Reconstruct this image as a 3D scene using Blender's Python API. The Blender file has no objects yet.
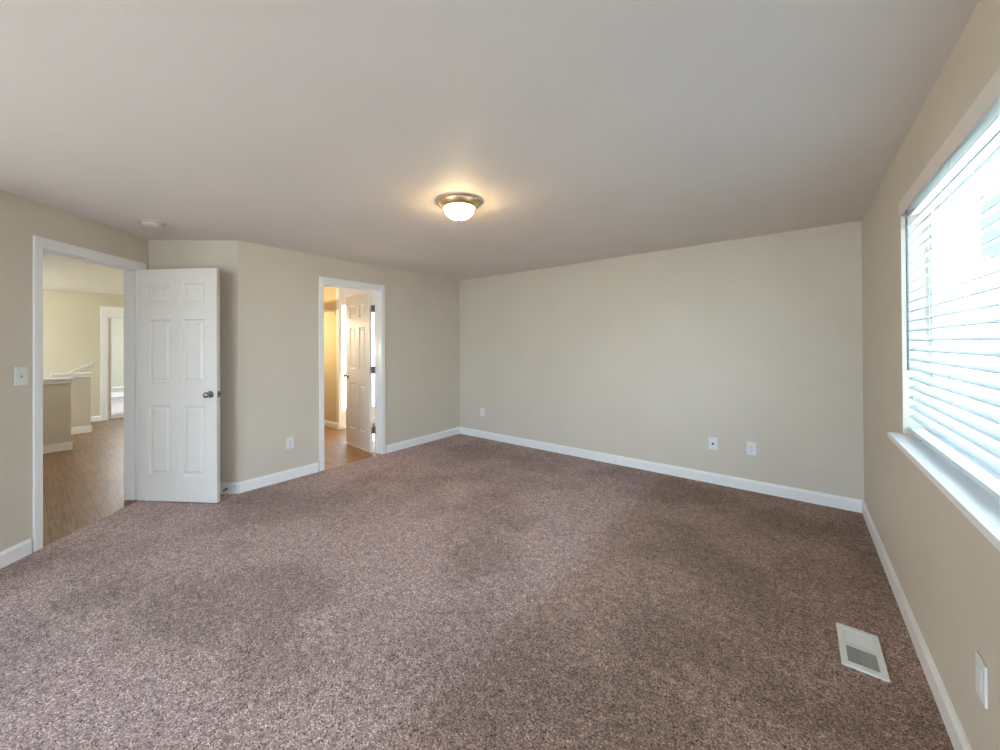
import bpy, bmesh, math
from mathutils import Vector, Matrix

scene = bpy.context.scene
COL = scene.collection
PI = math.pi

# ------------------------------------------------------------------ camera
CAM_H = 1.4239
YAW, PITCH, ROLL = 0.6950, 0.0049, -0.0055
cd = bpy.data.cameras.new('camera')
cam = bpy.data.objects.new('camera', cd)
COL.objects.link(cam)
cd.sensor_width = 36.0
cd.lens = 380.6 / 1000 * 36.0
cd.shift_x = 0.02158
cd.shift_y = -0.03267
cd.clip_start = 0.02
F = Vector((-math.sin(YAW) * math.cos(PITCH), math.cos(YAW) * math.cos(PITCH), math.sin(PITCH)))
R = Vector((math.cos(YAW), math.sin(YAW), 0))
U = R.cross(F)
R2 = R * math.cos(ROLL) + U * math.sin(ROLL)
U2 = -R * math.sin(ROLL) + U * math.cos(ROLL)
M = Matrix((R2, U2, -F)).transposed().to_4x4()
M.translation = Vector((0, 0, CAM_H))
cam.matrix_world = M
scene.camera = cam

# ------------------------------------------------------------------ exposure
vs = scene.view_settings
vs.view_transform = 'Standard'
vs.look = 'None'
vs.gamma = 1.0
vs.use_curve_mapping = False
vs.exposure = 2.13

# ------------------------------------------------------------------ sky and sun
SKY = 2.5
world = bpy.data.worlds.new('sky')
scene.world = world
world.use_nodes = True
nt = world.node_tree
nt.nodes.clear()
wo = nt.nodes.new('ShaderNodeOutputWorld')
bg = nt.nodes.new('ShaderNodeBackground')
tc = nt.nodes.new('ShaderNodeTexCoord')
sp = nt.nodes.new('ShaderNodeSeparateXYZ')
cr = nt.nodes.new('ShaderNodeValToRGB')
cr.color_ramp.elements[0].position = 0.0
cr.color_ramp.elements[0].color = (0.69, 0.84, 1.0, 1)
cr.color_ramp.elements[1].position = 0.9
cr.color_ramp.elements[1].color = (0.50, 0.70, 1.0, 1)
nt.links.new(tc.outputs['Generated'], sp.inputs[0])
nt.links.new(sp.outputs['Z'], cr.inputs[0])
nt.links.new(cr.outputs[0], bg.inputs[0])
bg.inputs[1].default_value = SKY
nt.links.new(bg.outputs[0], wo.inputs[0])

sd = bpy.data.lights.new('sun', 'SUN')
sd.energy = 12.0
sd.angle = 0.02
sd.color = (1.0, 0.95, 0.88)
sun = bpy.data.objects.new('sun', sd)
COL.objects.link(sun)
sdir = Vector((1.0, -0.12, -0.95))          # travels towards +x: the window wall is in the shade of the house
sun.rotation_euler = sdir.to_track_quat('-Z', 'Y').to_euler()
sun.location = (-10, 0, 20)

def portal(loc, direction, sx, sy):
    l = bpy.data.lights.new('window_portal', 'AREA')
    l.shape = 'RECTANGLE'; l.size = sx; l.size_y = sy
    l.energy = 1.0
    l.cycles.is_portal = True
    o = bpy.data.objects.new('window_portal', l)
    o.location = loc
    o.rotation_euler = Vector(direction).to_track_quat('-Z', 'Y').to_euler()
    COL.objects.link(o)

def unseen_lamp(loc, e, col, r=0.06):  # point light without a fixture, out of view
    l = bpy.data.lights.new('unseen_room_lamp', 'POINT'); l.energy = e; l.color = col; l.shadow_soft_size = r
    o = bpy.data.objects.new('unseen_room_lamp', l); o.location = loc; COL.objects.link(o)

# ------------------------------------------------------------------ layout numbers
H = 2.44
A = 0.428            # right wall
B = 4.492            # back wall
C = -4.140           # left wall with the bathroom door
EY = 1.336           # outside corner
TH = math.radians(47.2)
KK = 0.826
KP = Vector((C - KK * math.sin(TH), EY - KK * math.cos(TH), 0))
SD = Vector((math.cos(TH), -math.sin(TH), 0))       # along the hall door wall, towards the camera
ND = Vector((math.sin(TH), math.cos(TH), 0))        # out of that wall into the room
WS = 2.0
WP = KP + SD * WS
REAR = -2.5
T = 0.13
HEAD = 2.14
WIN = dict(y0=0.78, y1=2.955, z0=0.94, z1=2.155)
RW = dict(x0=-3.1, x1=0.1, z0=0.03, z1=2.25)

portal((A + 0.14, (WIN['y0'] + WIN['y1']) / 2, 1.55), (-1, 0, 0), 2.15, 1.2)
portal(((RW['x0'] + RW['x1']) / 2, REAR - 0.15, 1.14), (0, 1, 0), 2.2, 3.2)

# ------------------------------------------------------------------ materials
def principled(name, col, rough=0.6, metal=0.0, spec=0.5):
    m = bpy.data.materials.new(name)
    m.use_nodes = True
    b = m.node_tree.nodes['Principled BSDF']
    b.inputs['Base Color'].default_value = (*col, 1)
    b.inputs['Roughness'].default_value = rough
    b.inputs['Metallic'].default_value = metal
    b.inputs['Specular IOR Level'].default_value = spec
    return m

def noise_mat(name, c1, c2, scale, rough=0.8, bump=0.0, bscale=None, detail=3, lo=0.35, hi=0.65, dist=0.002, spec=0.3, metal=0.0):
    m = principled(name, c1, rough, metal, spec)
    t = m.node_tree; b = t.nodes['Principled BSDF']
    co = t.nodes.new('ShaderNodeTexCoord')
    n = t.nodes.new('ShaderNodeTexNoise'); n.inputs['Scale'].default_value = scale; n.inputs['Detail'].default_value = detail
    r = t.nodes.new('ShaderNodeValToRGB')
    r.color_ramp.elements[0].position = lo; r.color_ramp.elements[0].color = (*c1, 1)
    r.color_ramp.elements[1].position = hi; r.color_ramp.elements[1].color = (*c2, 1)
    t.links.new(co.outputs['Object'], n.inputs['Vector'])
    t.links.new(n.outputs['Fac'], r.inputs[0]); t.links.new(r.outputs[0], b.inputs['Base Color'])
    if bump:
        n2 = t.nodes.new('ShaderNodeTexNoise'); n2.inputs['Scale'].default_value = bscale or scale; n2.inputs['Detail'].default_value = 2
        bp = t.nodes.new('ShaderNodeBump'); bp.inputs['Strength'].default_value = bump; bp.inputs['Distance'].default_value = dist
        t.links.new(co.outputs['Object'], n2.inputs['Vector'])
        t.links.new(n2.outputs['Fac'], bp.inputs['Height']); t.links.new(bp.outputs[0], b.inputs['Normal'])
    return m

M_WALL = noise_mat('beige_wall_paint', (0.65, 0.58, 0.485), (0.665, 0.595, 0.50), 3, 0.55, 0.25, 90, dist=0.002, spec=0.35)
M_HALLW = noise_mat('cream_hall_paint', (0.66, 0.61, 0.46), (0.675, 0.625, 0.475), 3, 0.55)
M_HALLC = noise_mat('ivory_hall_ceiling_paint', (0.84, 0.82, 0.74), (0.855, 0.835, 0.755), 3, 0.6)
M_STUDYW = noise_mat('grey_green_study_paint', (0.50, 0.50, 0.42), (0.515, 0.515, 0.435), 3, 0.6)
M_CEIL = noise_mat('white_ceiling_paint', (0.765, 0.695, 0.655), (0.78, 0.71, 0.67), 2, 0.6, 0.3, 60, dist=0.002, spec=0.3)
M_TRIM = noise_mat('white_trim_paint', (0.87, 0.86, 0.85), (0.88, 0.87, 0.86), 5, 0.35, spec=0.45)
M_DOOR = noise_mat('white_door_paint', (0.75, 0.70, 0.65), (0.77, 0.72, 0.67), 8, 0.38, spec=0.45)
M_PLATE = noise_mat('white_plastic', (0.78, 0.78, 0.77), (0.80, 0.80, 0.79), 20, 0.35, spec=0.5)
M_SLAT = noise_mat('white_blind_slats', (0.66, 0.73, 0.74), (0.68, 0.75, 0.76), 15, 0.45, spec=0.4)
M_VALANCE = noise_mat('off_white_valance', (0.78, 0.71, 0.66), (0.80, 0.73, 0.68), 15, 0.45)
M_VINYL = noise_mat('white_window_vinyl', (0.80, 0.82, 0.83), (0.82, 0.84, 0.85), 10, 0.4)
M_DETECTOR = noise_mat('aged_white_plastic', (0.66, 0.59, 0.55), (0.68, 0.61, 0.57), 15, 0.5)
M_DARK = noise_mat('dark_plastic', (0.02, 0.02, 0.022), (0.018, 0.018, 0.018), 30, 0.5)
M_NICKEL = noise_mat('brushed_nickel', (0.30, 0.27, 0.23), (0.36, 0.33, 0.29), 60, 0.16, metal=1.0)
M_BRONZE = noise_mat('brass_fixture_metal', (0.80, 0.60, 0.34), (0.86, 0.66, 0.40), 30, 0.30, metal=1.0)
M_GREYMETAL = noise_mat('grey_louvre_metal', (0.40, 0.40, 0.36), (0.44, 0.44, 0.40), 40, 0.5)
M_HINGE = noise_mat('satin_hinge_metal', (0.20, 0.18, 0.15), (0.26, 0.23, 0.20), 40, 0.4, metal=0.9)
M_ROD = noise_mat('brown_rod_metal', (0.20, 0.12, 0.06), (0.25, 0.16, 0.09), 20, 0.4, metal=0.4)

def carpet_mat():
    m = principled('brown_frieze_carpet', (0.2, 0.15, 0.12), 0.95, spec=0.1)
    t = m.node_tree; b = t.nodes['Principled BSDF']; L = t.links
    co = t.nodes.new('ShaderNodeTexCoord')
    def noise(s, d=2, r=0.5):
        n = t.nodes.new('ShaderNodeTexNoise'); n.inputs['Scale'].default_value = s; n.inputs['Detail'].default_value = d
        n.inputs['Roughness'].default_value = r
        L.new(co.outputs['Object'], n.inputs['Vector']); return n
    v1 = t.nodes.new('ShaderNodeTexVoronoi'); v1.inputs['Scale'].default_value = 210   # tufts
    nd = noise(110, 2, 0.6)
    va = t.nodes.new('ShaderNodeVectorMath'); va.operation = 'MULTIPLY_ADD'
    va.inputs[1].default_value = (0.018, 0.018, 0.018)
    L.new(nd.outputs['Color'], va.inputs[0]); L.new(co.outputs['Object'], va.inputs[2]); L.new(va.outputs[0], v1.inputs['Vector'])
    sv = t.nodes.new('ShaderNodeSeparateColor'); L.new(v1.outputs['Color'], sv.inputs[0])
    n1 = noise(170, 3, 0.8)
    av = t.nodes.new('ShaderNodeMath'); av.operation = 'MULTIPLY_ADD'; av.inputs[1].default_value = 0.34
    L.new(sv.outputs[0], av.inputs[0])
    am = t.nodes.new('ShaderNodeMath'); am.operation = 'MULTIPLY'; am.inputs[1].default_value = 0.66
    L.new(n1.outputs['Fac'], am.inputs[0]); L.new(am.outputs[0], av.inputs[2])
    r1 = t.nodes.new('ShaderNodeValToRGB'); e = r1.color_ramp.elements
    e[0].position = 0.33; e[0].color = (0.035, 0.022, 0.020, 1)
    e[1].position = 0.69; e[1].color = (0.85, 0.72, 0.68, 1)
    k = e.new(0.42); k.color = (0.29, 0.212, 0.190, 1)
    k = e.new(0.58); k.color = (0.40, 0.310, 0.285, 1)
    L.new(av.outputs[0], r1.inputs[0])
    n2 = noise(1.1, 3, 0.55)                   # brushed nap patches
    r2 = t.nodes.new('ShaderNodeValToRGB'); f = r2.color_ramp.elements
    f[0].position = 0.42; f[0].color = (0.78, 0.76, 0.74, 1)
    f[1].position = 0.56; f[1].color = (1.06, 1.06, 1.06, 1)
    L.new(n2.outputs['Fac'], r2.inputs[0])
    n3 = noise(22, 4, 0.7)
    r3 = t.nodes.new('ShaderNodeValToRGB'); g = r3.color_ramp.elements
    g[0].position = 0.35; g[0].color = (0.74, 0.73, 0.72, 1)
    g[1].position = 0.65; g[1].color = (1.14, 1.14, 1.14, 1)
    L.new(n3.outputs['Fac'], r3.inputs[0])
    def mul(a, c):
        x = t.nodes.new('ShaderNodeMix'); x.data_type = 'RGBA'; x.blend_type = 'MULTIPLY'; x.inputs[0].default_value = 1
        L.new(a, x.inputs[6]); L.new(c, x.inputs[7]); return x.outputs[2]
    # browner east of a vacuum nap line, with window-side shade painted into the tint
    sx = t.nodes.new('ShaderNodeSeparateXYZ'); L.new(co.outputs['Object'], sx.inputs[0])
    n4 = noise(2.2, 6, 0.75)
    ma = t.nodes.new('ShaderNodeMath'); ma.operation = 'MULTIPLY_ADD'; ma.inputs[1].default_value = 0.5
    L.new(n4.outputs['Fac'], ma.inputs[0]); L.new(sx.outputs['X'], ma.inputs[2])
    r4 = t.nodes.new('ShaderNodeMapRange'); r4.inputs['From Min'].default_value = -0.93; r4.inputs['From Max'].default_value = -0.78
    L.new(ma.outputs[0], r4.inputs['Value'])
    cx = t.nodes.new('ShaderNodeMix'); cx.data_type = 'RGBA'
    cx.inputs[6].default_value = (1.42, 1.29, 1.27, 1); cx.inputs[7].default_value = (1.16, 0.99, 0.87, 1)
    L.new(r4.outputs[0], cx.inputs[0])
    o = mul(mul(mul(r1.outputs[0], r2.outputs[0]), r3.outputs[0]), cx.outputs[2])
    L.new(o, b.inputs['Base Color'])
    bp = t.nodes.new('ShaderNodeBump'); bp.inputs['Strength'].default_value = 0.9; bp.inputs['Distance'].default_value = 0.012
    L.new(av.outputs[0], bp.inputs['Height']); L.new(bp.outputs[0], b.inputs['Normal'])
    b.inputs['Sheen Weight'].default_value = 0.15
    return m
M_CARPET = carpet_mat()

def wood_mat(name, ca, cb, rough):
    m = principled(name, ca, rough, spec=0.5)
    t = m.node_tree; b = t.nodes['Principled BSDF']; L = t.links
    co = t.nodes.new('ShaderNodeTexCoord')
    br = t.nodes.new('ShaderNodeTexBrick')
    br.inputs['Scale'].default_value = 1.0
    br.inputs['Brick Width'].default_value = 1.25; br.inputs['Row Height'].default_value = 0.14
    br.inputs['Mortar Size'].default_value = 0.0022
    br.inputs['Color1'].default_value = (*ca, 1); br.inputs['Color2'].default_value = (*cb, 1)
    br.inputs['Mortar'].default_value = (ca[0] * .35, ca[1] * .35, ca[2] * .35, 1)
    L.new(co.outputs['Object'], br.inputs['Vector'])
    mp = t.nodes.new('ShaderNodeMapping'); mp.inputs['Scale'].default_value = (2.2, 28, 1)
    n = t.nodes.new('ShaderNodeTexNoise'); n.inputs['Scale'].default_value = 1.5; n.inputs['Detail'].default_value = 5
    L.new(co.outputs['Object'], mp.inputs[0]); L.new(mp.outputs[0], n.inputs['Vector'])
    r = t.nodes.new('ShaderNodeValToRGB')
    r.color_ramp.elements[0].position = 0.3; r.color_ramp.elements[0].color = (0.50, 0.47, 0.44, 1)
    r.color_ramp.elements[1].position = 0.7; r.color_ramp.elements[1].color = (1.2, 1.2, 1.2, 1)
    L.new(n.outputs['Fac'], r.inputs[0])
    x = t.nodes.new('ShaderNodeMix'); x.data_type = 'RGBA'; x.blend_type = 'MULTIPLY'; x.inputs[0].default_value = 1
    L.new(br.outputs['Color'], x.inputs[6]); L.new(r.outputs[0], x.inputs[7]); L.new(x.outputs[2], b.inputs['Base Color'])
    return m
M_WOOD = wood_mat('brown_plank_floor', (0.21, 0.105, 0.048), (0.27, 0.145, 0.07), 0.36)
M_PALE = noise_mat('pale_study_carpet', (0.42, 0.38, 0.38), (0.55, 0.50, 0.50), 40, 0.9, spec=0.1)
M_BATHWOOD = wood_mat('honey_plank_floor', (0.32, 0.17, 0.075), (0.40, 0.22, 0.10), 0.5)

def emit(name, col, s):
    m = bpy.data.materials.new(name); m.use_nodes = True
    b = m.node_tree.nodes['Principled BSDF']
    b.inputs['Base Color'].default_value = (0.8, 0.78, 0.72, 1)
    b.inputs['Emission Color'].default_value = (*col, 1)
    b.inputs['Emission Strength'].default_value = s
    b.inputs['Roughness'].default_value = 0.3
    return m
M_BOWL = emit('lit_frosted_glass', (1.0, 0.74, 0.36), 15.0)
M_HALLBOWL = emit('lit_hall_glass', (1.0, 0.94, 0.74), 22.0)

def glass_mat():
    m = bpy.data.materials.new('window_glass'); m.use_nodes = True
    t = m.node_tree; t.nodes.clear()
    o = t.nodes.new('ShaderNodeOutputMaterial'); mx = t.nodes.new('ShaderNodeMixShader')
    tr = t.nodes.new('ShaderNodeBsdfTransparent'); tr.inputs[0].default_value = (0.93, 0.97, 0.97, 1)
    gl = t.nodes.new('ShaderNodeBsdfGlossy'); gl.inputs['Roughness'].default_value = 0.02
    mx.inputs[0].default_value = 0.05; t.links.new(tr.outputs[0], mx.inputs[1]); t.links.new(gl.outputs[0], mx.inputs[2])
    t.links.new(mx.outputs[0], o.inputs[0])
    return m
M_GLASS = glass_mat()
M_SIDING = noise_mat('pale_siding', (0.62, 0.64, 0.62), (0.66, 0.68, 0.66), 2, 0.7)
M_HGLASS = noise_mat('dark_house_windows', (0.10, 0.12, 0.13), (0.13, 0.15, 0.16), 2, 0.3)
M_ROOF = noise_mat('grey_shingles', (0.12, 0.12, 0.12), (0.17, 0.17, 0.17), 8, 0.9)
M_GROUND = noise_mat('pale_dry_ground', (0.34, 0.32, 0.28), (0.42, 0.39, 0.34), 0.6, 0.95)

# ------------------------------------------------------------------ mesh helpers
def obj(name, bm, mat, parent=None, smooth=False, matrix=None):
    me = bpy.data.meshes.new(name)
    bmesh.ops.recalc_face_normals(bm, faces=bm.faces[:])
    bm.to_mesh(me); bm.free()
    me.materials.append(mat)
    if smooth:
        for p in me.polygons: p.use_smooth = True
    o = bpy.data.objects.new(name, me)
    COL.objects.link(o)
    if matrix is not None: o.matrix_world = matrix
    if parent is not None:
        o.parent = parent
    return o

def struct(o):
    o['kind'] = 'structure'; return o

def thing(name, label, cat, loc=(0, 0, 0), rotz=0.0, group=None):
    o = bpy.data.objects.new(name, None); COL.objects.link(o)
    o.empty_display_size = 0.1
    o.location = loc; o.rotation_euler = (0, 0, rotz)
    o['label'] = label; o['category'] = cat
    if group: o['group'] = group
    return o

def box(bm, x0, x1, y0, y1, z0, z1, mtx=None, bevel=0.0):
    vs_ = []
    for x in (x0, x1):
        for y in (y0, y1):
            for z in (z0, z1):
                v = Vector((x, y, z))
                if mtx is not None: v = mtx @ v
                vs_.append(bm.verts.new(v))
    q = [(0, 1, 3, 2), (4, 6, 7, 5), (0, 4, 5, 1), (2, 3, 7, 6), (0, 2, 6, 4), (1, 5, 7, 3)]
    fs = [bm.faces.new([vs_[i] for i in f]) for f in q]
    if bevel > 0:
        es = list({e for f in fs for e in f.edges})
        bmesh.ops.bevel(bm, geom=es, offset=bevel, segments=2, affect='EDGES', profile=0.5)
    return vs_

def boxes(lst, mtx=None, bevel=0.0):
    bm = bmesh.new()
    for b in lst: box(bm, *b, mtx=mtx, bevel=bevel)
    return bm

def lathe(bm, prof, n=40, mtx=None):
    rings = []
    for r, z in prof:
        ring = []
        for i in range(n):
            a = 2 * PI * i / n
            v = Vector((r * math.cos(a), r * math.sin(a), z))
            if mtx is not None: v = mtx @ v
            ring.append(bm.verts.new(v))
        rings.append(ring)
    for a, b in zip(rings, rings[1:]):
        for i in range(n):
            bm.faces.new((a[i], a[(i + 1) % n], b[(i + 1) % n], b[i]))
    for rg in (rings[0], rings[-1]):
        bm.faces.new(rg)

def frame_mtx(origin, u):
    """local x along u (horizontal), local y = 90 deg left of u, z up"""
    u = Vector(u).normalized(); v = Vector((-u.y, u.x, 0))
    m = Matrix((u, v, Vector((0, 0, 1)))).transposed().to_4x4()
    m.translation = Vector((origin[0], origin[1], origin[2] if len(origin) > 2 else 0))
    return m

def wall(name, p0, p1, thick, z0=0.0, z1=H, holes=(), mat=None, ext=(0, 0)):
    """wall from p0 to p1; its body lies to the RIGHT of p0->p1 (negative local y); holes = (s0, s1, z0, z1)"""
    p0 = Vector((p0[0], p0[1], 0)); p1 = Vector((p1[0], p1[1], 0))
    L = (p1 - p0).length
    m = frame_mtx(p0, p1 - p0)
    ss = sorted({-ext[0], L + ext[1]} | {h[0] for h in holes} | {h[1] for h in holes})
    zs = sorted({z0, z1} | {h[2] for h in holes} | {h[3] for h in holes})
    bm = bmesh.new()
    V = {}
    def inside(i, j):
        if i < 0 or j < 0 or i >= len(ss) - 1 or j >= len(zs) - 1: return False
        sc = (ss[i] + ss[i + 1]) / 2; zc = (zs[j] + zs[j + 1]) / 2
        return not any(h[0] < sc < h[1] and h[2] < zc < h[3] for h in holes)
    def v(i, j, k):
        if (i, j, k) not in V:
            V[(i, j, k)] = bm.verts.new(m @ Vector((ss[i], -thick * k, zs[j])))
        return V[(i, j, k)]
    for i in range(len(ss) - 1):
        for j in range(len(zs) - 1):
            if not inside(i, j): continue
            for k in (0, 1):
                bm.faces.new((v(i, j, k), v(i + 1, j, k), v(i + 1, j + 1, k), v(i, j + 1, k)))
            for (di, dj, a, b) in ((-1, 0, (i, j), (i, j + 1)), (1, 0, (i + 1, j), (i + 1, j + 1)),
                                   (0, -1, (i, j), (i + 1, j)), (0, 1, (i, j + 1), (i + 1, j + 1))):
                if not inside(i + di, j + dj):
                    bm.faces.new((v(*a, 0), v(*b, 0), v(*b, 1), v(*a, 1)))
    return struct(obj(name, bm, mat or M_WALL))

BBH, BBT = 0.105, 0.014
def baseboard(name, segs):
    """segs: (p0, p1) with the room on the left of p0->p1 = positive local y"""
    bm = bmesh.new()
    for p0, p1 in segs:
        p0 = Vector((p0[0], p0[1], 0)); p1 = Vector((p1[0], p1[1], 0))
        L = (p1 - p0).length; m = frame_mtx(p0, p1 - p0)
        prof = [(0, 0), (BBT, 0), (BBT, BBH - 0.022), (BBT * 0.7, BBH - 0.012), (BBT * 0.45, BBH), (0, BBH)]
        a = [bm.verts.new(m @ Vector((0, y, z))) for y, z in prof]
        b = [bm.verts.new(m @ Vector((L, y, z))) for y, z in prof]
        for i in range(len(prof)):
            j = (i + 1) % len(prof)
            bm.faces.new((a[i], a[j], b[j], b[i]))
        bm.faces.new(a); bm.faces.new(b)
    return struct(obj(name, bm, M_TRIM))

def slab(name, pts, z0, z1, mat):
    bm = bmesh.new()
    a = [bm.verts.new((x, y, z0)) for x, y in pts]; b = [bm.verts.new((x, y, z1)) for x, y in pts]
    bm.faces.new(a); bm.faces.new(b)
    for i in range(len(pts)):
        j = (i + 1) % len(pts); bm.faces.new((a[i], a[j], b[j], b[i]))
    return struct(obj(name, bm, mat))

# ------------------------------------------------------------------ bedroom shell
W2 = (WP.x, WP.y)
K2 = (KP.x, KP.y)
D1 = (0.085, 0.954)      # hall door opening along SD from K
D2 = (2.188, 3.002)      # bathroom door opening, y on the left wall
# walls listed with room to the left of travel (counter-clockwise)
wall('wall_right', (A, REAR), (A, B), 0.16, holes=[(WIN['y0'] - REAR, WIN['y1'] - REAR, WIN['z0'] - 0.03, WIN['z1'])], ext=(0.16, 0.0))
wall('wall_back', (A, B), (C, B), T, ext=(0.16, 0.0))
wall('wall_left', (C, B), (C, EY), T, holes=[(B - D2[1], B - D2[0], 0, HEAD)], ext=(T, 0))
wall('wall_recess', (C, EY), K2, 0.06)
wall('wall_hall_door', K2, W2, T, holes=[(D1[0], D1[1], 0, HEAD)])
wall('wall_left_rear', W2, (WP.x, REAR), T)
wall('wall_rear', (WP.x, REAR), (A, REAR), 0.16, holes=[(RW['x0'] - WP.x, RW['x1'] - WP.x, RW['z0'], RW['z1'])], ext=(T, 0))
room = [(A, REAR), (A, B), (C, B), (C, EY), K2, W2, (WP.x, REAR)]
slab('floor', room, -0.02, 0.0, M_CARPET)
slab('ceiling', [(A + .16, REAR - .16), (A + .16, B + T), (C - 0.001, B + T), (C - 0.001, EY), K2, W2, (WP.x - T, REAR - .16)], H, H + 0.12, M_CEIL)

CW = 0.056
HX = 0.020
def sp1(s): p = KP + SD * s; return (p.x, p.y)
baseboard('baseboard_right', [((A, REAR), (A, B))])
baseboard('baseboard_back', [((A - BBT, B), (C, B))])
baseboard('baseboard_left', [((C, B - BBT), (C, D2[1] + CW)), ((C, D2[0] - CW), (C, EY))])
baseboard('baseboard_recess', [((C, EY), K2)])
baseboard('baseboard_hall_door', [(sp1(D1[1] + CW), W2), (W2, (WP.x, REAR))])
baseboard('baseboard_rear', [((WP.x + BBT, REAR), (A - BBT, REAR))])

# ------------------------------------------------------------------ door casings and jambs
def door_trim(name, origin, u, s0, s1, thick, swing_in=True, strike=None):
    """origin, u: wall line with room on the left; jamb lining, stop and casings on both faces"""
    m = frame_mtx(origin, u)
    bm = bmesh.new()
    j = 0.016
    box(bm, s0, s0 + j, -thick, 0, 0, HEAD, m)
    box(bm, s1 - j, s1, -thick, 0, 0, HEAD, m)
    box(bm, s0 + j, s1 - j, -thick, 0, HEAD - j, HEAD, m)
    st = (-0.055, -0.040) if swing_in else (-thick + 0.040, -thick + 0.055)
    box(bm, s0 + j, s0 + j + .010, st[0] - 0.02, st[1], 0, HEAD - j, m)
    box(bm, s1 - j - .010, s1 - j, st[0] - 0.02, st[1], 0, HEAD - j, m)
    box(bm, s0 + j + .010, s1 - j - .010, st[0] - 0.02, st[1], HEAD - j - .010, HEAD - j, m)
    for (ya, yb) in ((0, 0.016), (-thick - 0.016, -thick)):
        r = 0.0155
        box(bm, s0 + r - CW, s0 + r, ya, yb, 0, HEAD - r + CW + HX, m, 0.004)
        box(bm, s1 - r, s1 - r + CW, ya, yb, 0, HEAD - r + CW + HX, m, 0.004)
        box(bm, s0 + r, s1 - r, ya, yb, HEAD - r, HEAD - r + CW + HX, m, 0.004)
    t = struct(obj(name, bm, M_TRIM))
    if strike:
        s, za, zb = strike
        k = obj('strike_plate', boxes([(s - 0.002, s + 0.001, -0.036, -0.006, za, zb)], m), M_HINGE, t)
    return t
door_trim('trim_1', K2, SD, D1[0], D1[1], T, True, strike=(D1[1] - 0.016, 0.93, 1.0))
door_trim('trim_2', (C, B), (0, -1, 0), B - D2[1], B - D2[0], T, False)

# ------------------------------------------------------------------ six panel doors
def door_leaf_mesh(w, h, t):
    st = 0.118; mid = 0.118
    pw = (w - 2 * st - mid) / 2
    xs = [0, st, st + pw, st + pw + mid, w - st, w]
    zs = [0, 0.235, 0.235 + 0.635, 0.235 + 0.635 + 0.205, 0, 0, 0, h]
    zs[4] = zs[3] + 0.58; zs[5] = zs[4] + 0.13; zs[6] = h - 0.135
    bm = bmesh.new()
    for side in (0, 1):
        def V(x, z, d):
            y = (t - d) if side else d
            return bm.verts.new((x, y, z))
        for i in range(5):
            for jz in range(7):
                x0, x1, z0, z1 = xs[i], xs[i + 1], zs[jz], zs[jz + 1]
                if i in (1, 3) and jz in (1, 3, 5):
                    prof = [(0, 0), (0.006, 0.010), (0.016, 0.0125), (0.024, 0.0125), (0.046, 0.0035)]
                    rings = []
                    for ins, d in prof:
                        rings.append([V(x0 + ins, z0 + ins, d), V(x1 - ins, z0 + ins, d), V(x1 - ins, z1 - ins, d), V(x0 + ins, z1 - ins, d)])
                    for a, b in zip(rings, rings[1:]):
                        for q in range(4):
                            bm.faces.new((a[q], a[(q + 1) % 4], b[(q + 1) % 4], b[q]))
                    bm.faces.new(rings[-1])
                else:
                    bm.faces.new((V(x0, z0, 0), V(x1, z0, 0), V(x1, z1, 0), V(x0, z1, 0)))
    for (a, b) in (((0, 0), (w, 0)), ((w, 0), (w, h)), ((w, h), (0, h)), ((0, h), (0, 0))):
        bm.faces.new([bm.verts.new(p) for p in ((a[0], 0, a[1]), (b[0], 0, b[1]), (b[0], t, b[1]), (a[0], t, a[1]))])
    bmesh.ops.remove_doubles(bm, verts=bm.verts[:], dist=0.0004)
    return bm

def make_door(name, label, cat, pin, u, w, h, body_sign, z0, hinge_z=(0.27, 1.07, 1.90), heel=0.007, plate=None):
    """pin: hinge line, u: direction of the leaf, body thickness on local +y (body_sign=1) or -y"""
    t = 0.036
    root = bpy.data.objects.new(name, None); COL.objects.link(root)
    root['kind'] = 'structure'; root['label'] = label; root['category'] = cat
    root.matrix_world = frame_mtx((pin[0], pin[1], 0), u)
    bm = door_leaf_mesh(w, h, t)
    off = 0 if body_sign > 0 else -t
    bmesh.ops.translate(bm, vec=(heel, off, z0), verts=bm.verts[:])
    obj('door_leaf', bm, M_DOOR, root)
    kx, kz = heel + w - 0.062, 0.985
    prof = [(0.031, 0.0), (0.031, 0.004), (0.026, 0.009), (0.0115, 0.013), (0.0115, 0.030), (0.020, 0.036), (0.0265, 0.046), (0.026, 0.057), (0.018, 0.066), (0.006, 0.069)]
    for side in (0, 1):
        bm = bmesh.new()
        if side: mt = Matrix.Translation((kx, off + t, kz)) @ Matrix.Rotation(-PI / 2, 4, 'X')
        else: mt = Matrix.Translation((kx, off, kz)) @ Matrix.Rotation(PI / 2, 4, 'X')
        lathe(bm, prof, 28, mt)
        o = obj('door_knob', bm, M_NICKEL, root, smooth=True)
    ey = off + t / 2
    lp = obj('latch_plate', boxes([(heel + w - .0005, heel + w + 0.0015, ey - 0.012, ey + 0.012, kz - 0.028, kz + 0.028),
                                  (heel + w, heel + w + 0.010, ey - 0.006, ey + 0.006, kz - 0.009, kz + 0.009)]), M_HINGE, root)
    for hz in hinge_z:
        bm = bmesh.new()
        lathe(bm, [(0.0065, -0.048), (0.0065, 0.048), (0.003, 0.053)], 14, Matrix.Translation((0, -0.004 * body_sign, hz)))
        box(bm, 0.0005, 0.0035, min(0, 0.03 * body_sign), max(0, 0.03 * body_sign), hz - 0.045, hz + 0.045)
        box(bm, 0.0, 0.004, min(-.004 * body_sign, 0.03 * body_sign), max(-.004 * body_sign, 0.03 * body_sign), hz - 0.045, hz + 0.045)
        if plate: box(bm, *plate, hz - 0.048, hz + 0.048)
        obj('hinge', bm, M_HINGE, root)
    return root

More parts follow.
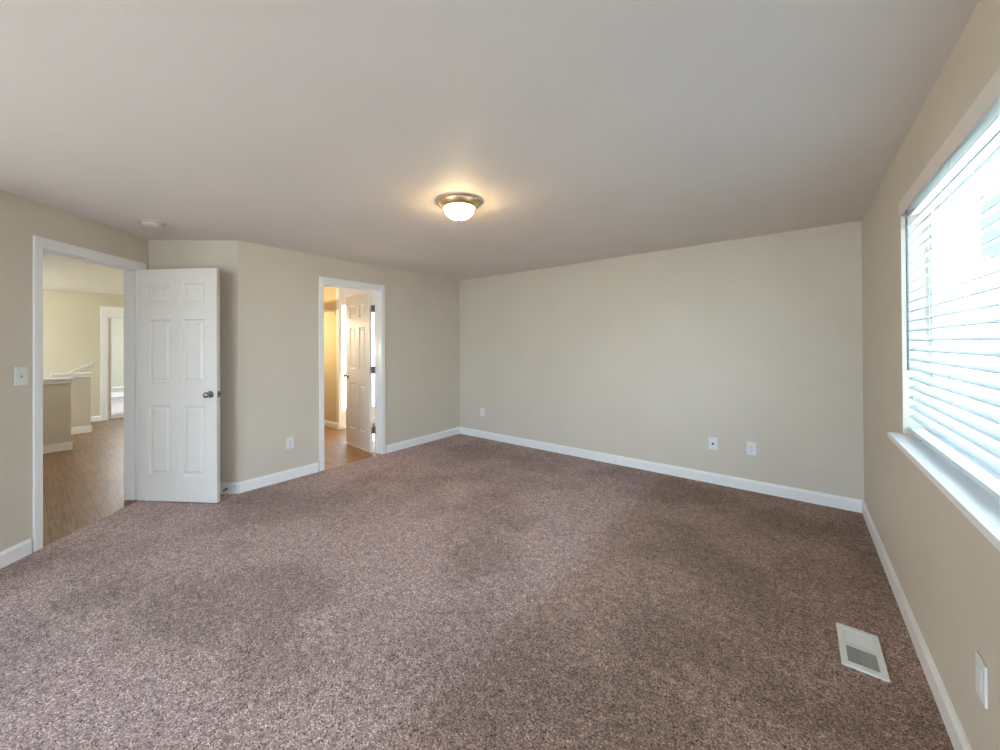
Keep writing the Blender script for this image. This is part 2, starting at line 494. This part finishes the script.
PH = math.radians(82.0)
u1 = SD * math.cos(PH) + ND * math.sin(PH)
pin1 = KP + SD * (D1[0] + 0.018) + ND * 0.005
make_door('door_1', 'white six panel door standing open beside the hall opening', 'door', pin1, u1, 0.782, 2.115, -1, 0.010)
P2 = math.radians(6.0)
u2 = Vector((-math.cos(P2), math.sin(P2), 0))
make_door('door_2', 'white six panel door opened into the bathroom with three dark hinges', 'door', (C - T - 0.012, D2[1] - 0.028), u2, 0.70, 2.105, 1, 0.012,
          hinge_z=(0.30, 1.09, 1.90), heel=0.045, plate=(-0.030, 0.05, -0.0115, -0.009))

# ------------------------------------------------------------------ window with its blind
y0, y1, z0, z1 = WIN['y0'], WIN['y1'], WIN['z0'], WIN['z1']
wr = bpy.data.objects.new('window_1', None); COL.objects.link(wr); wr['kind'] = 'structure'
wr.location = (A + 0.12, (y0 + y1) / 2, z0)
def wobj(name, bm, mat, root):
    bmesh.ops.translate(bm, vec=-root.location, verts=bm.verts[:])
    return obj(name, bm, mat, root)
fx0, fx1 = A + 0.095, A + 0.155
ym = (y0 + y1) / 2
wobj('window_frame', boxes([(fx0, fx1, y0, y1, z0, z0 + 0.05), (fx0, fx1, y0, y1, z1 - 0.05, z1), (fx0, fx1, y0, y0 + 0.05, z0 + .05, z1 - .05),
                            (fx0, fx1, y1 - 0.05, y1, z0 + .05, z1 - .05)], bevel=0.003), M_VINYL, wr)
wobj('sash', boxes([(fx0 + .01, fx1 - .02, ym - 0.03, ym + 0.03, z0 + .05, z1 - .05),
                    (fx0 + .01, fx1 - .02, ym + 0.03, y1 - 0.05, z0 + .05, z0 + .08), (fx0 + .01, fx1 - .02, ym + 0.03, y1 - 0.05, z1 - .08, z1 - .05)], bevel=0.003), M_VINYL, wr)
wobj('glass_pane', boxes([(fx1 - .034, fx1 - .030, y0 + .05, y1 - .05, z0 + .05, z1 - .05)]), M_GLASS, wr)
ST = 0.052
struct(obj('trim_3', boxes([(A - ST, A + 0.094, y0 + .001, y1 - .001, z0 - 0.026, z0), (A - ST, A - 0.0005, y0 - 0.05, y0 + .001, z0 - .026, z0), (A - ST, A - .0005, y1 - .001, y1 + 0.03, z0 - .026, z0)], bevel=0.0), M_TRIM))

bl = thing('window_blind', 'white horizontal slat blind hanging across the window on the right wall', 'window blind', (A + 0.03, ym, z1))
wobj('valance', boxes([(A - 0.008, A + 0.004, y0 + .006, y1 - .006, z1 - 0.072, z1 - 0.002)], bevel=0.003), M_VALANCE, bl)
wobj('head_rail', boxes([(A + 0.014, A + 0.064, y0 + .012, y1 - .012, z1 - 0.046, z1 - 0.003)], bevel=0.002), M_SLAT, bl)
sl_c, sl_w, pitch, tilt = A + 0.040, 0.050, 0.0487, math.radians(25)
cords = [y1 - 0.16, 2.20, 1.55, 0.95]
def slat_bm(zc):
    bm = bmesh.new()
    n = 6; top = []; bot = []
    for e_, yy in ((0, y0 + .014), (1, y1 - .014)):
        ta, ba = [], []
        for i in range(n + 1):
            q = i / n - 0.5
            cx = q * sl_w; cz = 0.0025 * (1 - (2 * q) ** 2)
            for dz, lst in ((0.0013, ta), (-0.0013, ba)):
                xx = cx * math.cos(tilt) - (cz + dz) * math.sin(tilt)
                zz = cx * math.sin(tilt) + (cz + dz) * math.cos(tilt)
                lst.append(bm.verts.new((sl_c + xx, yy, zc + zz)))
        top.append(ta); bot.append(ba)
    for a, b in (top, bot):
        for i in range(n): bm.faces.new((a[i], a[i + 1], b[i + 1], b[i]))
    for i in (0, n): bm.faces.new((top[0][i], bot[0][i], bot[1][i], top[1][i]))
    for e_ in (0, 1): bm.faces.new(top[e_] + bot[e_][::-1])
    return bm
zc = 1.439 + pitch * 13
zmin = z0 + 0.068
lo = zc
while zc > zmin:
    if zc < z1 - 0.075:
        wobj('slat', slat_bm(zc), M_SLAT, bl)
        lo = zc
    zc -= pitch
wobj('bottom_rail', boxes([(sl_c - .025, sl_c + .025, y0 + .014, y1 - .014, z0 + 0.026, z0 + 0.044)], bevel=0.003), M_SLAT, bl)
for cy in cords:
    cb = boxes([(sl_c - .0275, sl_c - .0262, cy - .0012, cy + .0012, z0 + .03, z1 - .05), (sl_c + .0262, sl_c + .0275, cy - .0012, cy + .0012, z0 + .03, z1 - .05),
                (sl_c - .010, sl_c + .010, cy - .010, cy + .010, z0 + .0015, z0 + .0255)])
    wobj('ladder_cord', cb, M_SLAT, bl)
bm = bmesh.new(); lathe(bm, [(0.0045, 1.28), (0.0045, 2.09), (0.002, 2.10)], 10, Matrix.Translation((A + .006, y1 - 0.098, 0)))
M_WAND = noise_mat('grey_clear_wand', (0.16, 0.19, 0.24), (0.2, 0.23, 0.28), 20, 0.3)
wobj('tilt_wand', bm, M_WAND, bl)

# unseen clear glazing added behind the camera, sized to brighten the room
rr = bpy.data.objects.new('window_rear_added', None); COL.objects.link(rr); rr['kind'] = 'structure'
rr.location = ((RW['x0'] + RW['x1']) / 2, REAR - 0.1, RW['z0'])
a0, a1, b0, b1 = RW['x0'], RW['x1'], RW['z0'], RW['z1']
wobj('window_frame', boxes([(a0, a1, REAR - .13, REAR - .08, b0, b0 + .05), (a0, a1, REAR - .13, REAR - .08, b1 - .05, b1), (a0, a0 + .05, REAR - .13, REAR - .08, b0 + .05, b1 - .05),
                            (a1 - .05, a1, REAR - .13, REAR - .08, b0 + .05, b1 - .05), ((a0 + a1) / 2 - .03, (a0 + a1) / 2 + .03, REAR - .12, REAR - .09, b0 + .05, b1 - .05)], bevel=0.003), M_VINYL, rr)
wobj('glass_pane', boxes([(a0 + .05, a1 - .05, REAR - .107, REAR - .103, b0 + .05, b1 - .05)]), M_GLASS, rr)

# ------------------------------------------------------------------ ceiling light and smoke detector
def flush_light(name, label, x, y, bowl_mat):
    t = thing(name, label, 'ceiling light', (x, y, H))
    bm = bmesh.new()
    lathe(bm, [(0.146, -0.0005), (0.151, -0.008), (0.149, -0.018), (0.140, -0.028), (0.136, -0.038), (0.120, -0.050), (0.108, -0.052), (0.108, -0.020), (0.09, -0.012)], 56)
    obj('metal_pan', bm, M_BRONZE, t, True)
    bm = bmesh.new()
    pr_ = []
    for i in range(11):
        a = i / 10 * (PI / 2) * 0.97
        pr_.append((0.107 * math.cos(a), -0.044 - 0.082 * math.sin(a)))
    lathe(bm, pr_, 48)
    obj('glass_bowl', bm, bowl_mat, t, True)
    bm = bmesh.new()
    lathe(bm, [(0.004, -0.125), (0.013, -0.127), (0.015, -0.133), (0.008, -0.142), (0.002, -0.146)], 20)
    obj('finial', bm, M_BRONZE, t, True)
    return t
flush_light('ceiling_light', 'flush ceiling light with brass rim and glowing white glass bowl above the carpet', -1.84, 2.00, M_BOWL)
flush_light('ceiling_light', 'hallway flush ceiling light beyond the open six panel door', -6.6, 1.30, M_HALLBOWL)

sm = thing('smoke_detector', 'round white smoke detector on the ceiling above the hall doorway', 'smoke detector', (-4.045, 0.685, H))
bm = bmesh.new(); lathe(bm, [(0.085, -0.0005), (0.087, -0.006), (0.082, -0.011)], 40); obj('base_plate', bm, M_DETECTOR, sm, True)
bm = bmesh.new(); lathe(bm, [(0.070, -0.011), (0.070, -0.022), (0.062, -0.036), (0.040, -0.042), (0.012, -0.043)], 40); obj('detector_cover', bm, M_DETECTOR, sm, True)

# ------------------------------------------------------------------ wall plates
def plate_frame(p, nrm):
    """local x along the wall, local y out of the wall"""
    n = Vector(nrm).normalized(); u = Vector((n.y, -n.x, 0))
    m = Matrix((u, n, Vector((0, 0, 1)))).transposed().to_4x4()
    m.translation = Vector(p); return m

def plate(name, label, cat, p, nrm, kind, group=None, w=0.078, h=0.124):
    t = thing(name, label, cat)
    t.matrix_world = plate_frame(p, nrm)
    bm = boxes([(-w / 2, w / 2, 0.0003, 0.0065, -h / 2, h / 2)], bevel=0.0025)
    obj('cover_plate', bm, M_PLATE, t)
    if kind == 'duplex':
        for s in (-1, 1):
            rc = obj('receptacle', boxes([(-.0175, .0175, 0.0066, 0.0085, s * .0205 - .0145, s * .0205 + .0145)], bevel=0.001), M_PLATE, t)
            sb = bmesh.new()
            for dx in (-.0065, .0065): box(sb, dx - .0011, dx + .0011, 0.0083, 0.0089, s * .0205 - .002, s * .0205 + .007)
            box(sb, -.0022, .0022, 0.0083, 0.0089, s * .0205 - .010, s * .0205 - .006)
            obj('socket_slots', sb, M_DARK, rc)
        bm = bmesh.new(); lathe(bm, [(0.0028, 0.0064), (0.0028, 0.0078), (0.001, 0.008)], 12, Matrix.Rotation(-PI / 2, 4, 'X')); obj('screw', bm, M_NICKEL, t)
    elif kind == 'coax':
        bm = bmesh.new(); lathe(bm, [(0.0105, 0.0064), (0.0105, 0.009), (0.0085, 0.010), (0.0085, 0.018), (0.003, 0.018)], 16, Matrix.Rotation(-PI / 2, 4, 'X'))
        obj('coax_jack', bm, M_DARK, t)
        for s in (-1, 1):
            bm = bmesh.new()
            lathe(bm, [(0.0028, 0.0064), (0.0028, 0.0078), (0.001, 0.008)], 12, Matrix.Translation((0, 0, s * .042)) @ Matrix.Rotation(-PI / 2, 4, 'X'))
            obj('screw', bm, M_NICKEL, t)
    elif kind == 'switch':
        obj('toggle_bezel', boxes([(-.006, .006, 0.0066, 0.0085, -.0125, .0125)], bevel=0.0008), M_GREYMETAL, t)
        tg = boxes([(-.0042, .0042, 0.004, 0.019, -.004, .004)], Matrix.Rotation(math.radians(28), 4, 'X'), 0.001)
        obj('toggle', tg, M_PLATE, t)
    elif kind == 'rocker':
        obj('receptacle', boxes([(-.0165, .0165, 0.0066, 0.0088, -.033, .033)], bevel=0.001), M_PLATE, t)
    return t
plate('electrical_outlet', 'white outlet plate left of the bathroom doorway', 'outlet', (C, 1.826, 0.388), (1, 0, 0), 'duplex')
plate('electrical_outlet', 'white outlet plate on the far wall beside the left room corner', 'outlet', (-3.672, B, 0.388), (0, -1, 0), 'duplex')
plate('cable_outlet', 'white wall plate with one dark coaxial jack on the far wall', 'cable outlet', (-0.652, B, 0.402), (0, -1, 0), 'coax')
plate('electrical_outlet', 'white outlet plate right of the coaxial plate on the far wall', 'outlet', (-0.334, B, 0.407), (0, -1, 0), 'duplex')
plate('electrical_outlet', 'white rectangular-faced outlet plate low on the window wall', 'outlet', (A, 1.862, 0.400), (-1, 0, 0), 'rocker')
ps = KP + SD * 1.064
plate('light_switch', 'white toggle light switch left of the hall doorway', 'light switch', (ps.x, ps.y, 1.226), ND, 'switch')

# ------------------------------------------------------------------ floor register
fr = thing('floor_register', 'white metal floor vent with grey grille set in the carpet', 'floor vent', (0.219, 2.480, 0.0))
rw, rl = 0.0735, 0.157
bm = bmesh.new()
inn = [(-0.050, 0.050, -0.128, -0.006), (-0.050, 0.050, 0.012, 0.132)]
zt = 0.009
box(bm, -rw, -0.050, -rl, rl, 0.0, zt); box(bm, 0.050, rw, -rl, rl, 0.0, zt)
box(bm, -0.050, 0.050, -rl, -0.128, 0.0, zt); box(bm, -0.050, 0.050, -0.006, 0.012, 0.0, zt); box(bm, -0.050, 0.050, 0.132, rl, 0.0, zt)
bmesh.ops.remove_doubles(bm, verts=bm.verts[:], dist=1e-5)
obj('face_plate', bm, M_PLATE, fr)
bm = bmesh.new()
box(bm, -.050, .050, -.128, -.006, 0.0005, 0.002)
for i in range(11):
    yy = -.122 + i * .0112
    box(bm, -.050, .050, yy - .0018, yy + .0018, 0.002, 0.0065)
for xx in (-.025, 0, .025): box(bm, xx - .0015, xx + .0015, -.128, -.006, 0.002, 0.0072)
obj('grille', bm, M_GREYMETAL, fr)
bm = boxes([(-.050, .050, .012, .132, 0.0005, 0.0045)])
for i in range(11):
    yy = .019 + i * .0105
    box(bm, -.046, .046, yy - .0016, yy + .0016, 0.0045, 0.0062)
obj('closed_louvre', bm, M_PLATE, fr)
obj('damper_lever', boxes([(.052, .058, -.02, .0, zt - .001, zt + .006)], bevel=.001), M_PLATE, fr)

# ------------------------------------------------------------------ spring door stop on the recess baseboard
pr_dir = (KP - Vector((C, EY, 0))).normalized()
dn = Vector((-pr_dir.y, pr_dir.x, 0))
pst = Vector((C, EY, 0)) + pr_dir * 0.10
if dn.dot(Vector((1, -1, 0))) < 0: dn = -dn
ds = thing('door_stop', 'small spring door stop on the baseboard beside the open door', 'door stop')
mm = Matrix((Vector((dn.y, -dn.x, 0)), dn, Vector((0, 0, 1)))).transposed().to_4x4(); mm.translation = pst + dn * BBT + Vector((0, 0, 0.05)); ds.matrix_world = mm
ROT = Matrix.Rotation(-PI / 2, 4, 'X')
bm = bmesh.new()
prof = [(0.012, 0.0), (0.010, 0.004)]
for i in range(16): prof += [(0.0075, 0.005 + i * .0038), (0.0055, 0.0069 + i * .0038)]
lathe(bm, prof, 16, ROT); obj('spring', bm, M_HINGE, ds, True)
bm = bmesh.new(); lathe(bm, [(0.006, 0.0655), (0.0095, 0.067), (0.0095, 0.077), (0.006, 0.080)], 16, ROT); obj('rubber_tip', bm, M_PLATE, ds, True)

# ------------------------------------------------------------------ hall beyond the first door
FX = -10.2                          # far wall of the hall
HY0, HY1 = -3.2, 2.05
hp_in = KP - ND * T; hw_in = WP - ND * T
slab('floor_hall', [(FX - .12, HY1), (C - 0.1, HY1), (C - 0.1, EY - 0.12), K2, W2, (WP.x, HY0), (FX - 0.12, HY0)], -0.03, -0.006, M_WOOD)
slab('floor_study', [(-14.8, -1.0), (-14.8, 3.3), (FX - 0.12, 3.3), (FX - .12, -1.0)], -0.03, -0.004, M_PALE)
slab('ceiling_hall', [(-14.8, -1.0), (-14.8, 3.3), (FX - 0.12, 3.3), (FX - .12, HY1 + .03), (C - 0.01, HY1 + .03), (C - .01, EY), K2, W2, (WP.x - .05, HY0), (FX - 0.12, HY0), (FX - .12, -1.0)], H, H + 0.1, M_HALLC)
FD = (1.06, 1.92)                   # far doorway, y
wall('wall_hall_far', (FX, HY1), (FX, HY0), 0.12, holes=[(HY1 - FD[1], HY1 - FD[0], 0, 1.98)], ext=(1.2, 0.1), mat=M_HALLW)
wall('wall_hall_north', (C - T, HY1), (FX, HY1), 0.06, ext=(0, 0), mat=M_HALLW)
wall('wall_hall_south', (FX, HY0), (WP.x, HY0), 0.12, holes=[(0.4, 3.2, 0.5, 2.2)])
wall('wall_hall_east', (WP.x - T, HY0), (WP.x - T, WP.y - 0.05), 0.02)
portal((FX + 1.8, HY0 - 0.1, 1.35), (0, 1, 0), 2.8, 1.7)
tb = bmesh.new()
cw = 0.095
for (ya, yb, za, zb) in ((FD[0] - cw, FD[0], 0, 1.98), (FD[1], FD[1] + cw, 0, 1.98), (FD[0] - cw - .01, FD[1] + cw + .01, 1.98, 1.98 + 0.21)):
    box(tb, FX, FX + 0.02, ya, yb, za, zb, bevel=0.003)
box(tb, FX - .12, FX, FD[0], FD[0] + .018, 0, 1.98); box(tb, FX - .12, FX, FD[1] - .018, FD[1], 0, 1.98)
struct(obj('trim_4', tb, M_TRIM))
baseboard('baseboard_hall_far', [((FX, FD[0] - cw), (FX, HY0))])
# room past the far doorway
wall('wall_study_far', (-14.6, 3.2), (-14.6, -0.9), 0.12, mat=M_STUDYW)
wall('wall_study_north', (FX - .12, 3.2), (-14.6, 3.2), 0.12)
wall('wall_study_south', (-14.6, -0.9), (FX - .12, -0.9), 0.12, holes=[(0.9, 3.4, 0.5, 2.2)])
portal((-12.4, -1.05, 1.35), (0, 1, 0), 1.6, 2.4)
bbf = bmesh.new(); box(bbf, -14.6, -14.58, -0.9, 3.2, 0, 0.14); box(bbf, -14.6, -14.57, -0.9, 3.2, 0.25, 0.29, bevel=0.004)
struct(obj('baseboard_study_far', bbf, M_TRIM))
bi = thing('study_door', 'white door seen edge on inside the far hall doorway', 'door', (FX - 0.13, FD[0] + 0.035, 0))
dl = door_leaf_mesh(0.78, 1.95, 0.036)
bmesh.ops.rotate(dl, verts=dl.verts[:], cent=(0, 0, 0), matrix=Matrix.Rotation(math.radians(175.5), 3, 'Z'))
bmesh.ops.translate(dl, verts=dl.verts[:], vec=(0, 0.03, 0.005))
obj('door_leaf', dl, M_DOOR, bi)
struct(obj('trim_5', boxes([(FX - 0.10, FX - 0.04, FD[0] + .018, FD[1] - .018, -0.006, 0.004)]), M_NICKEL))

# stair half walls
def half_wall(name, x, ya, yb, ztop, th=0.12):
    w_ = obj(name, boxes([(x - th, x, ya, yb, -0.006, ztop - 0.028)]), M_WALL); struct(w_)
    obj('wall_cap', boxes([(x - th - 0.025, x + 0.025, ya - 0.0, yb + 0.025, ztop - 0.028, ztop)], bevel=0.004), M_TRIM, w_)
    obj('cap_moulding', boxes([(x, x + 0.014, ya, yb + .014, ztop - 0.075, ztop - 0.028)], bevel=0.003), M_TRIM, w_)
    obj('baseboard', boxes([(x, x + 0.015, ya, yb + .015, -0.006, 0.10)], bevel=0.003), M_TRIM, w_)
    return w_
unseen_lamp((-12.0, 1.6, 2.0), 12, (0.92, 0.95, 1.0))  # added fill to brighten the study, no fixture
unseen_lamp((-8.8, -1.2, 2.0), 12, (1.0, 1.0, 0.9), 0.2)  # added second hall light, lifts the hall walls, no fixture
half_wall('wall_stair_near', -7.72, HY0, 0.435, 0.99)
half_wall('wall_stair_far', -9.05, 0.29, 0.735, 0.99)
hr = thing('stair_handrail', 'sloping white stair handrail rising behind the hall half wall', 'handrail', (-9.9, 0.6, 1.05))
bm = bmesh.new()
pa, pb = Vector((-9.32, 0.50, 0.96)), Vector((-9.95, 0.83, 1.10))
du = (pb - pa).normalized(); sv = du.cross(Vector((0, 0, 1))).normalized(); uv = sv.cross(du)
m4 = Matrix((du, sv, uv)).transposed().to_4x4(); m4.translation = pa - hr.location
box(bm, 0, (pb - pa).length, -0.02, 0.02, -0.03, 0.03, m4, 0.008)
obj('rail', bm, M_TRIM, hr)
obj('wall_bracket', boxes([(-10.2 + 9.9, -9.88 + 9.9, 0.785 - 0.6, 0.805 - 0.6, 0.01, 0.03)]), M_TRIM, hr)

# ------------------------------------------------------------------ bathroom beyond the second door
BX = C - T
GX, GY = -5.92, 3.42
slab('floor_bathroom', [(C, HY1 + .06), (C, B), (GX - .1, B), (GX - .1, GY + .1), (-8.2, GY + .1), (-8.2, HY1 + .06)], -0.03, -0.005, M_BATHWOOD)
slab('ceiling_bathroom', [(C - .01, HY1 + .05), (C - .01, B + .1), (GX - .1, B + .1), (GX - .1, GY + .1), (-8.3, GY + .1), (-8.3, HY1 + .05)], H, H + .1, M_CEIL)
M_CREAM = noise_mat('cream_closet_paint', (0.62, 0.52, 0.33), (0.64, 0.54, 0.35), 3, 0.6)
M_BATHW = noise_mat('white_bathroom_paint', (0.74, 0.75, 0.73), (0.76, 0.77, 0.75), 3, 0.5)
wall('wall_closet_side', (GX - 0.08, GY), (-8.2, GY), 0.08, mat=M_CREAM)
wall('wall_closet_end', (-8.2, GY), (-8.2, HY1 + .06), 0.08, mat=M_CREAM)
wall('wall_bathroom_south', (-8.2, HY1 + .06), (C - T, HY1 + .06), 0.05, mat=M_CREAM)
wall('wall_bathroom_west', (GX, B), (GX, GY), 0.08, holes=[(B - 4.25, B - (GY + 0.06), 0.30, 2.12)], mat=M_BATHW)
wall('wall_bathroom_north', (C - T, B), (GX, B), 0.08, mat=M_BATHW, ext=(0, .08))
portal((GX - .12, (4.25 + GY + .1) / 2, 1.19), (1, 0, 0), 1.7, 0.7)
wb = bpy.data.objects.new('window_3', None); COL.objects.link(wb); wb['kind'] = 'structure'; wb.location = (GX - .05, 3.9, .3)
wobj('window_frame', boxes([(GX - .07, GX - .04, 3.48, 4.25, .30, .32), (GX - .07, GX - .04, 3.48, 4.25, 2.10, 2.12), (GX - .07, GX - .04, 3.48, 3.49, .32, 2.10), (GX - .07, GX - .04, 4.23, 4.25, .32, 2.10)]), M_VINYL, wb)
wobj('glass_pane', boxes([(GX - .057, GX - .053, 3.49, 4.23, .32, 2.10)]), M_GLASS, wb)
baseboard('baseboard_bathroom', [((GX, B), (GX, GY)), ((GX, GY), (-8.2, GY))])
cs = thing('closet_shelf', 'cream closet shelf with a brown hanging rod beyond the bathroom doorway', 'closet shelf', (-7.2, GY, 1.99))
obj('shelf_board', boxes([(-1.0, 1.19, -0.30, 0.0, 0.0, 0.02), (-1.0, 1.19, -0.02, 0.0, -0.07, 0.0)]), M_CREAM, cs)
bm = bmesh.new(); lathe(bm, [(0.014, -0.99), (0.014, 1.18)], 16, Matrix.Translation((0, -0.24, -0.035)) @ Matrix.Rotation(PI / 2, 4, 'Y')); obj('hanging_rod', bm, M_ROD, cs, True)

# unseen bathroom lights: warm room lamp, then an added fill
unseen_lamp((-6.5, 2.6, 1.7), 13, (1.0, 0.74, 0.42))
unseen_lamp((-5.1, 2.32, 1.35), 4.5, (1.0, 0.84, 0.62), 0.08)  # added fill aimed at brightening the open bathroom door leaf

# ------------------------------------------------------------------ outside
slab('ground_outside', [(-60, -60), (60, -60), (60, 60), (-60, 60)], -3.2, -3.0, M_GROUND)
nh = thing('neighbour_house', 'pale two storey house seen through the blind slats', 'house', (4.6, 16.0, -3.0))
obj('house_wall', boxes([(-3.0, 4.0, 0, 7, 0, 9.0)]), M_SIDING, nh)
bm = bmesh.new()
v_ = [bm.verts.new(p) for p in ((-3.4, -.4, 9.0), (4.4, -.4, 9.0), (4.4, 7.4, 9.0), (-3.4, 7.4, 9.0), (-3.4, 3.5, 11.2), (4.4, 3.5, 11.2))]
for f in ((0, 1, 5, 4), (2, 3, 4, 5), (0, 4, 3), (1, 2, 5), (0, 3, 2, 1)): bm.faces.new([v_[i] for i in f])
obj('roof', bm, M_ROOF, nh)
for (xa, xb, za, zb) in ((-1.95, -1.80, 3.6, 7.9), (-0.9, -0.45, 6.6, 8.2), (-0.35, 0.1, 6.6, 8.2), (-2.35, -2.1, 5.0, 7.6), (0.9, 1.8, 4.2, 6.4)):
    f = obj('window', boxes([(xa - .06, xb + .06, -.05, 0.0, za - .06, zb + .06)]), M_SIDING, nh)
    obj('pane', boxes([(xa, xb, -.07, -.05, za, zb)]), M_HGLASS, f)
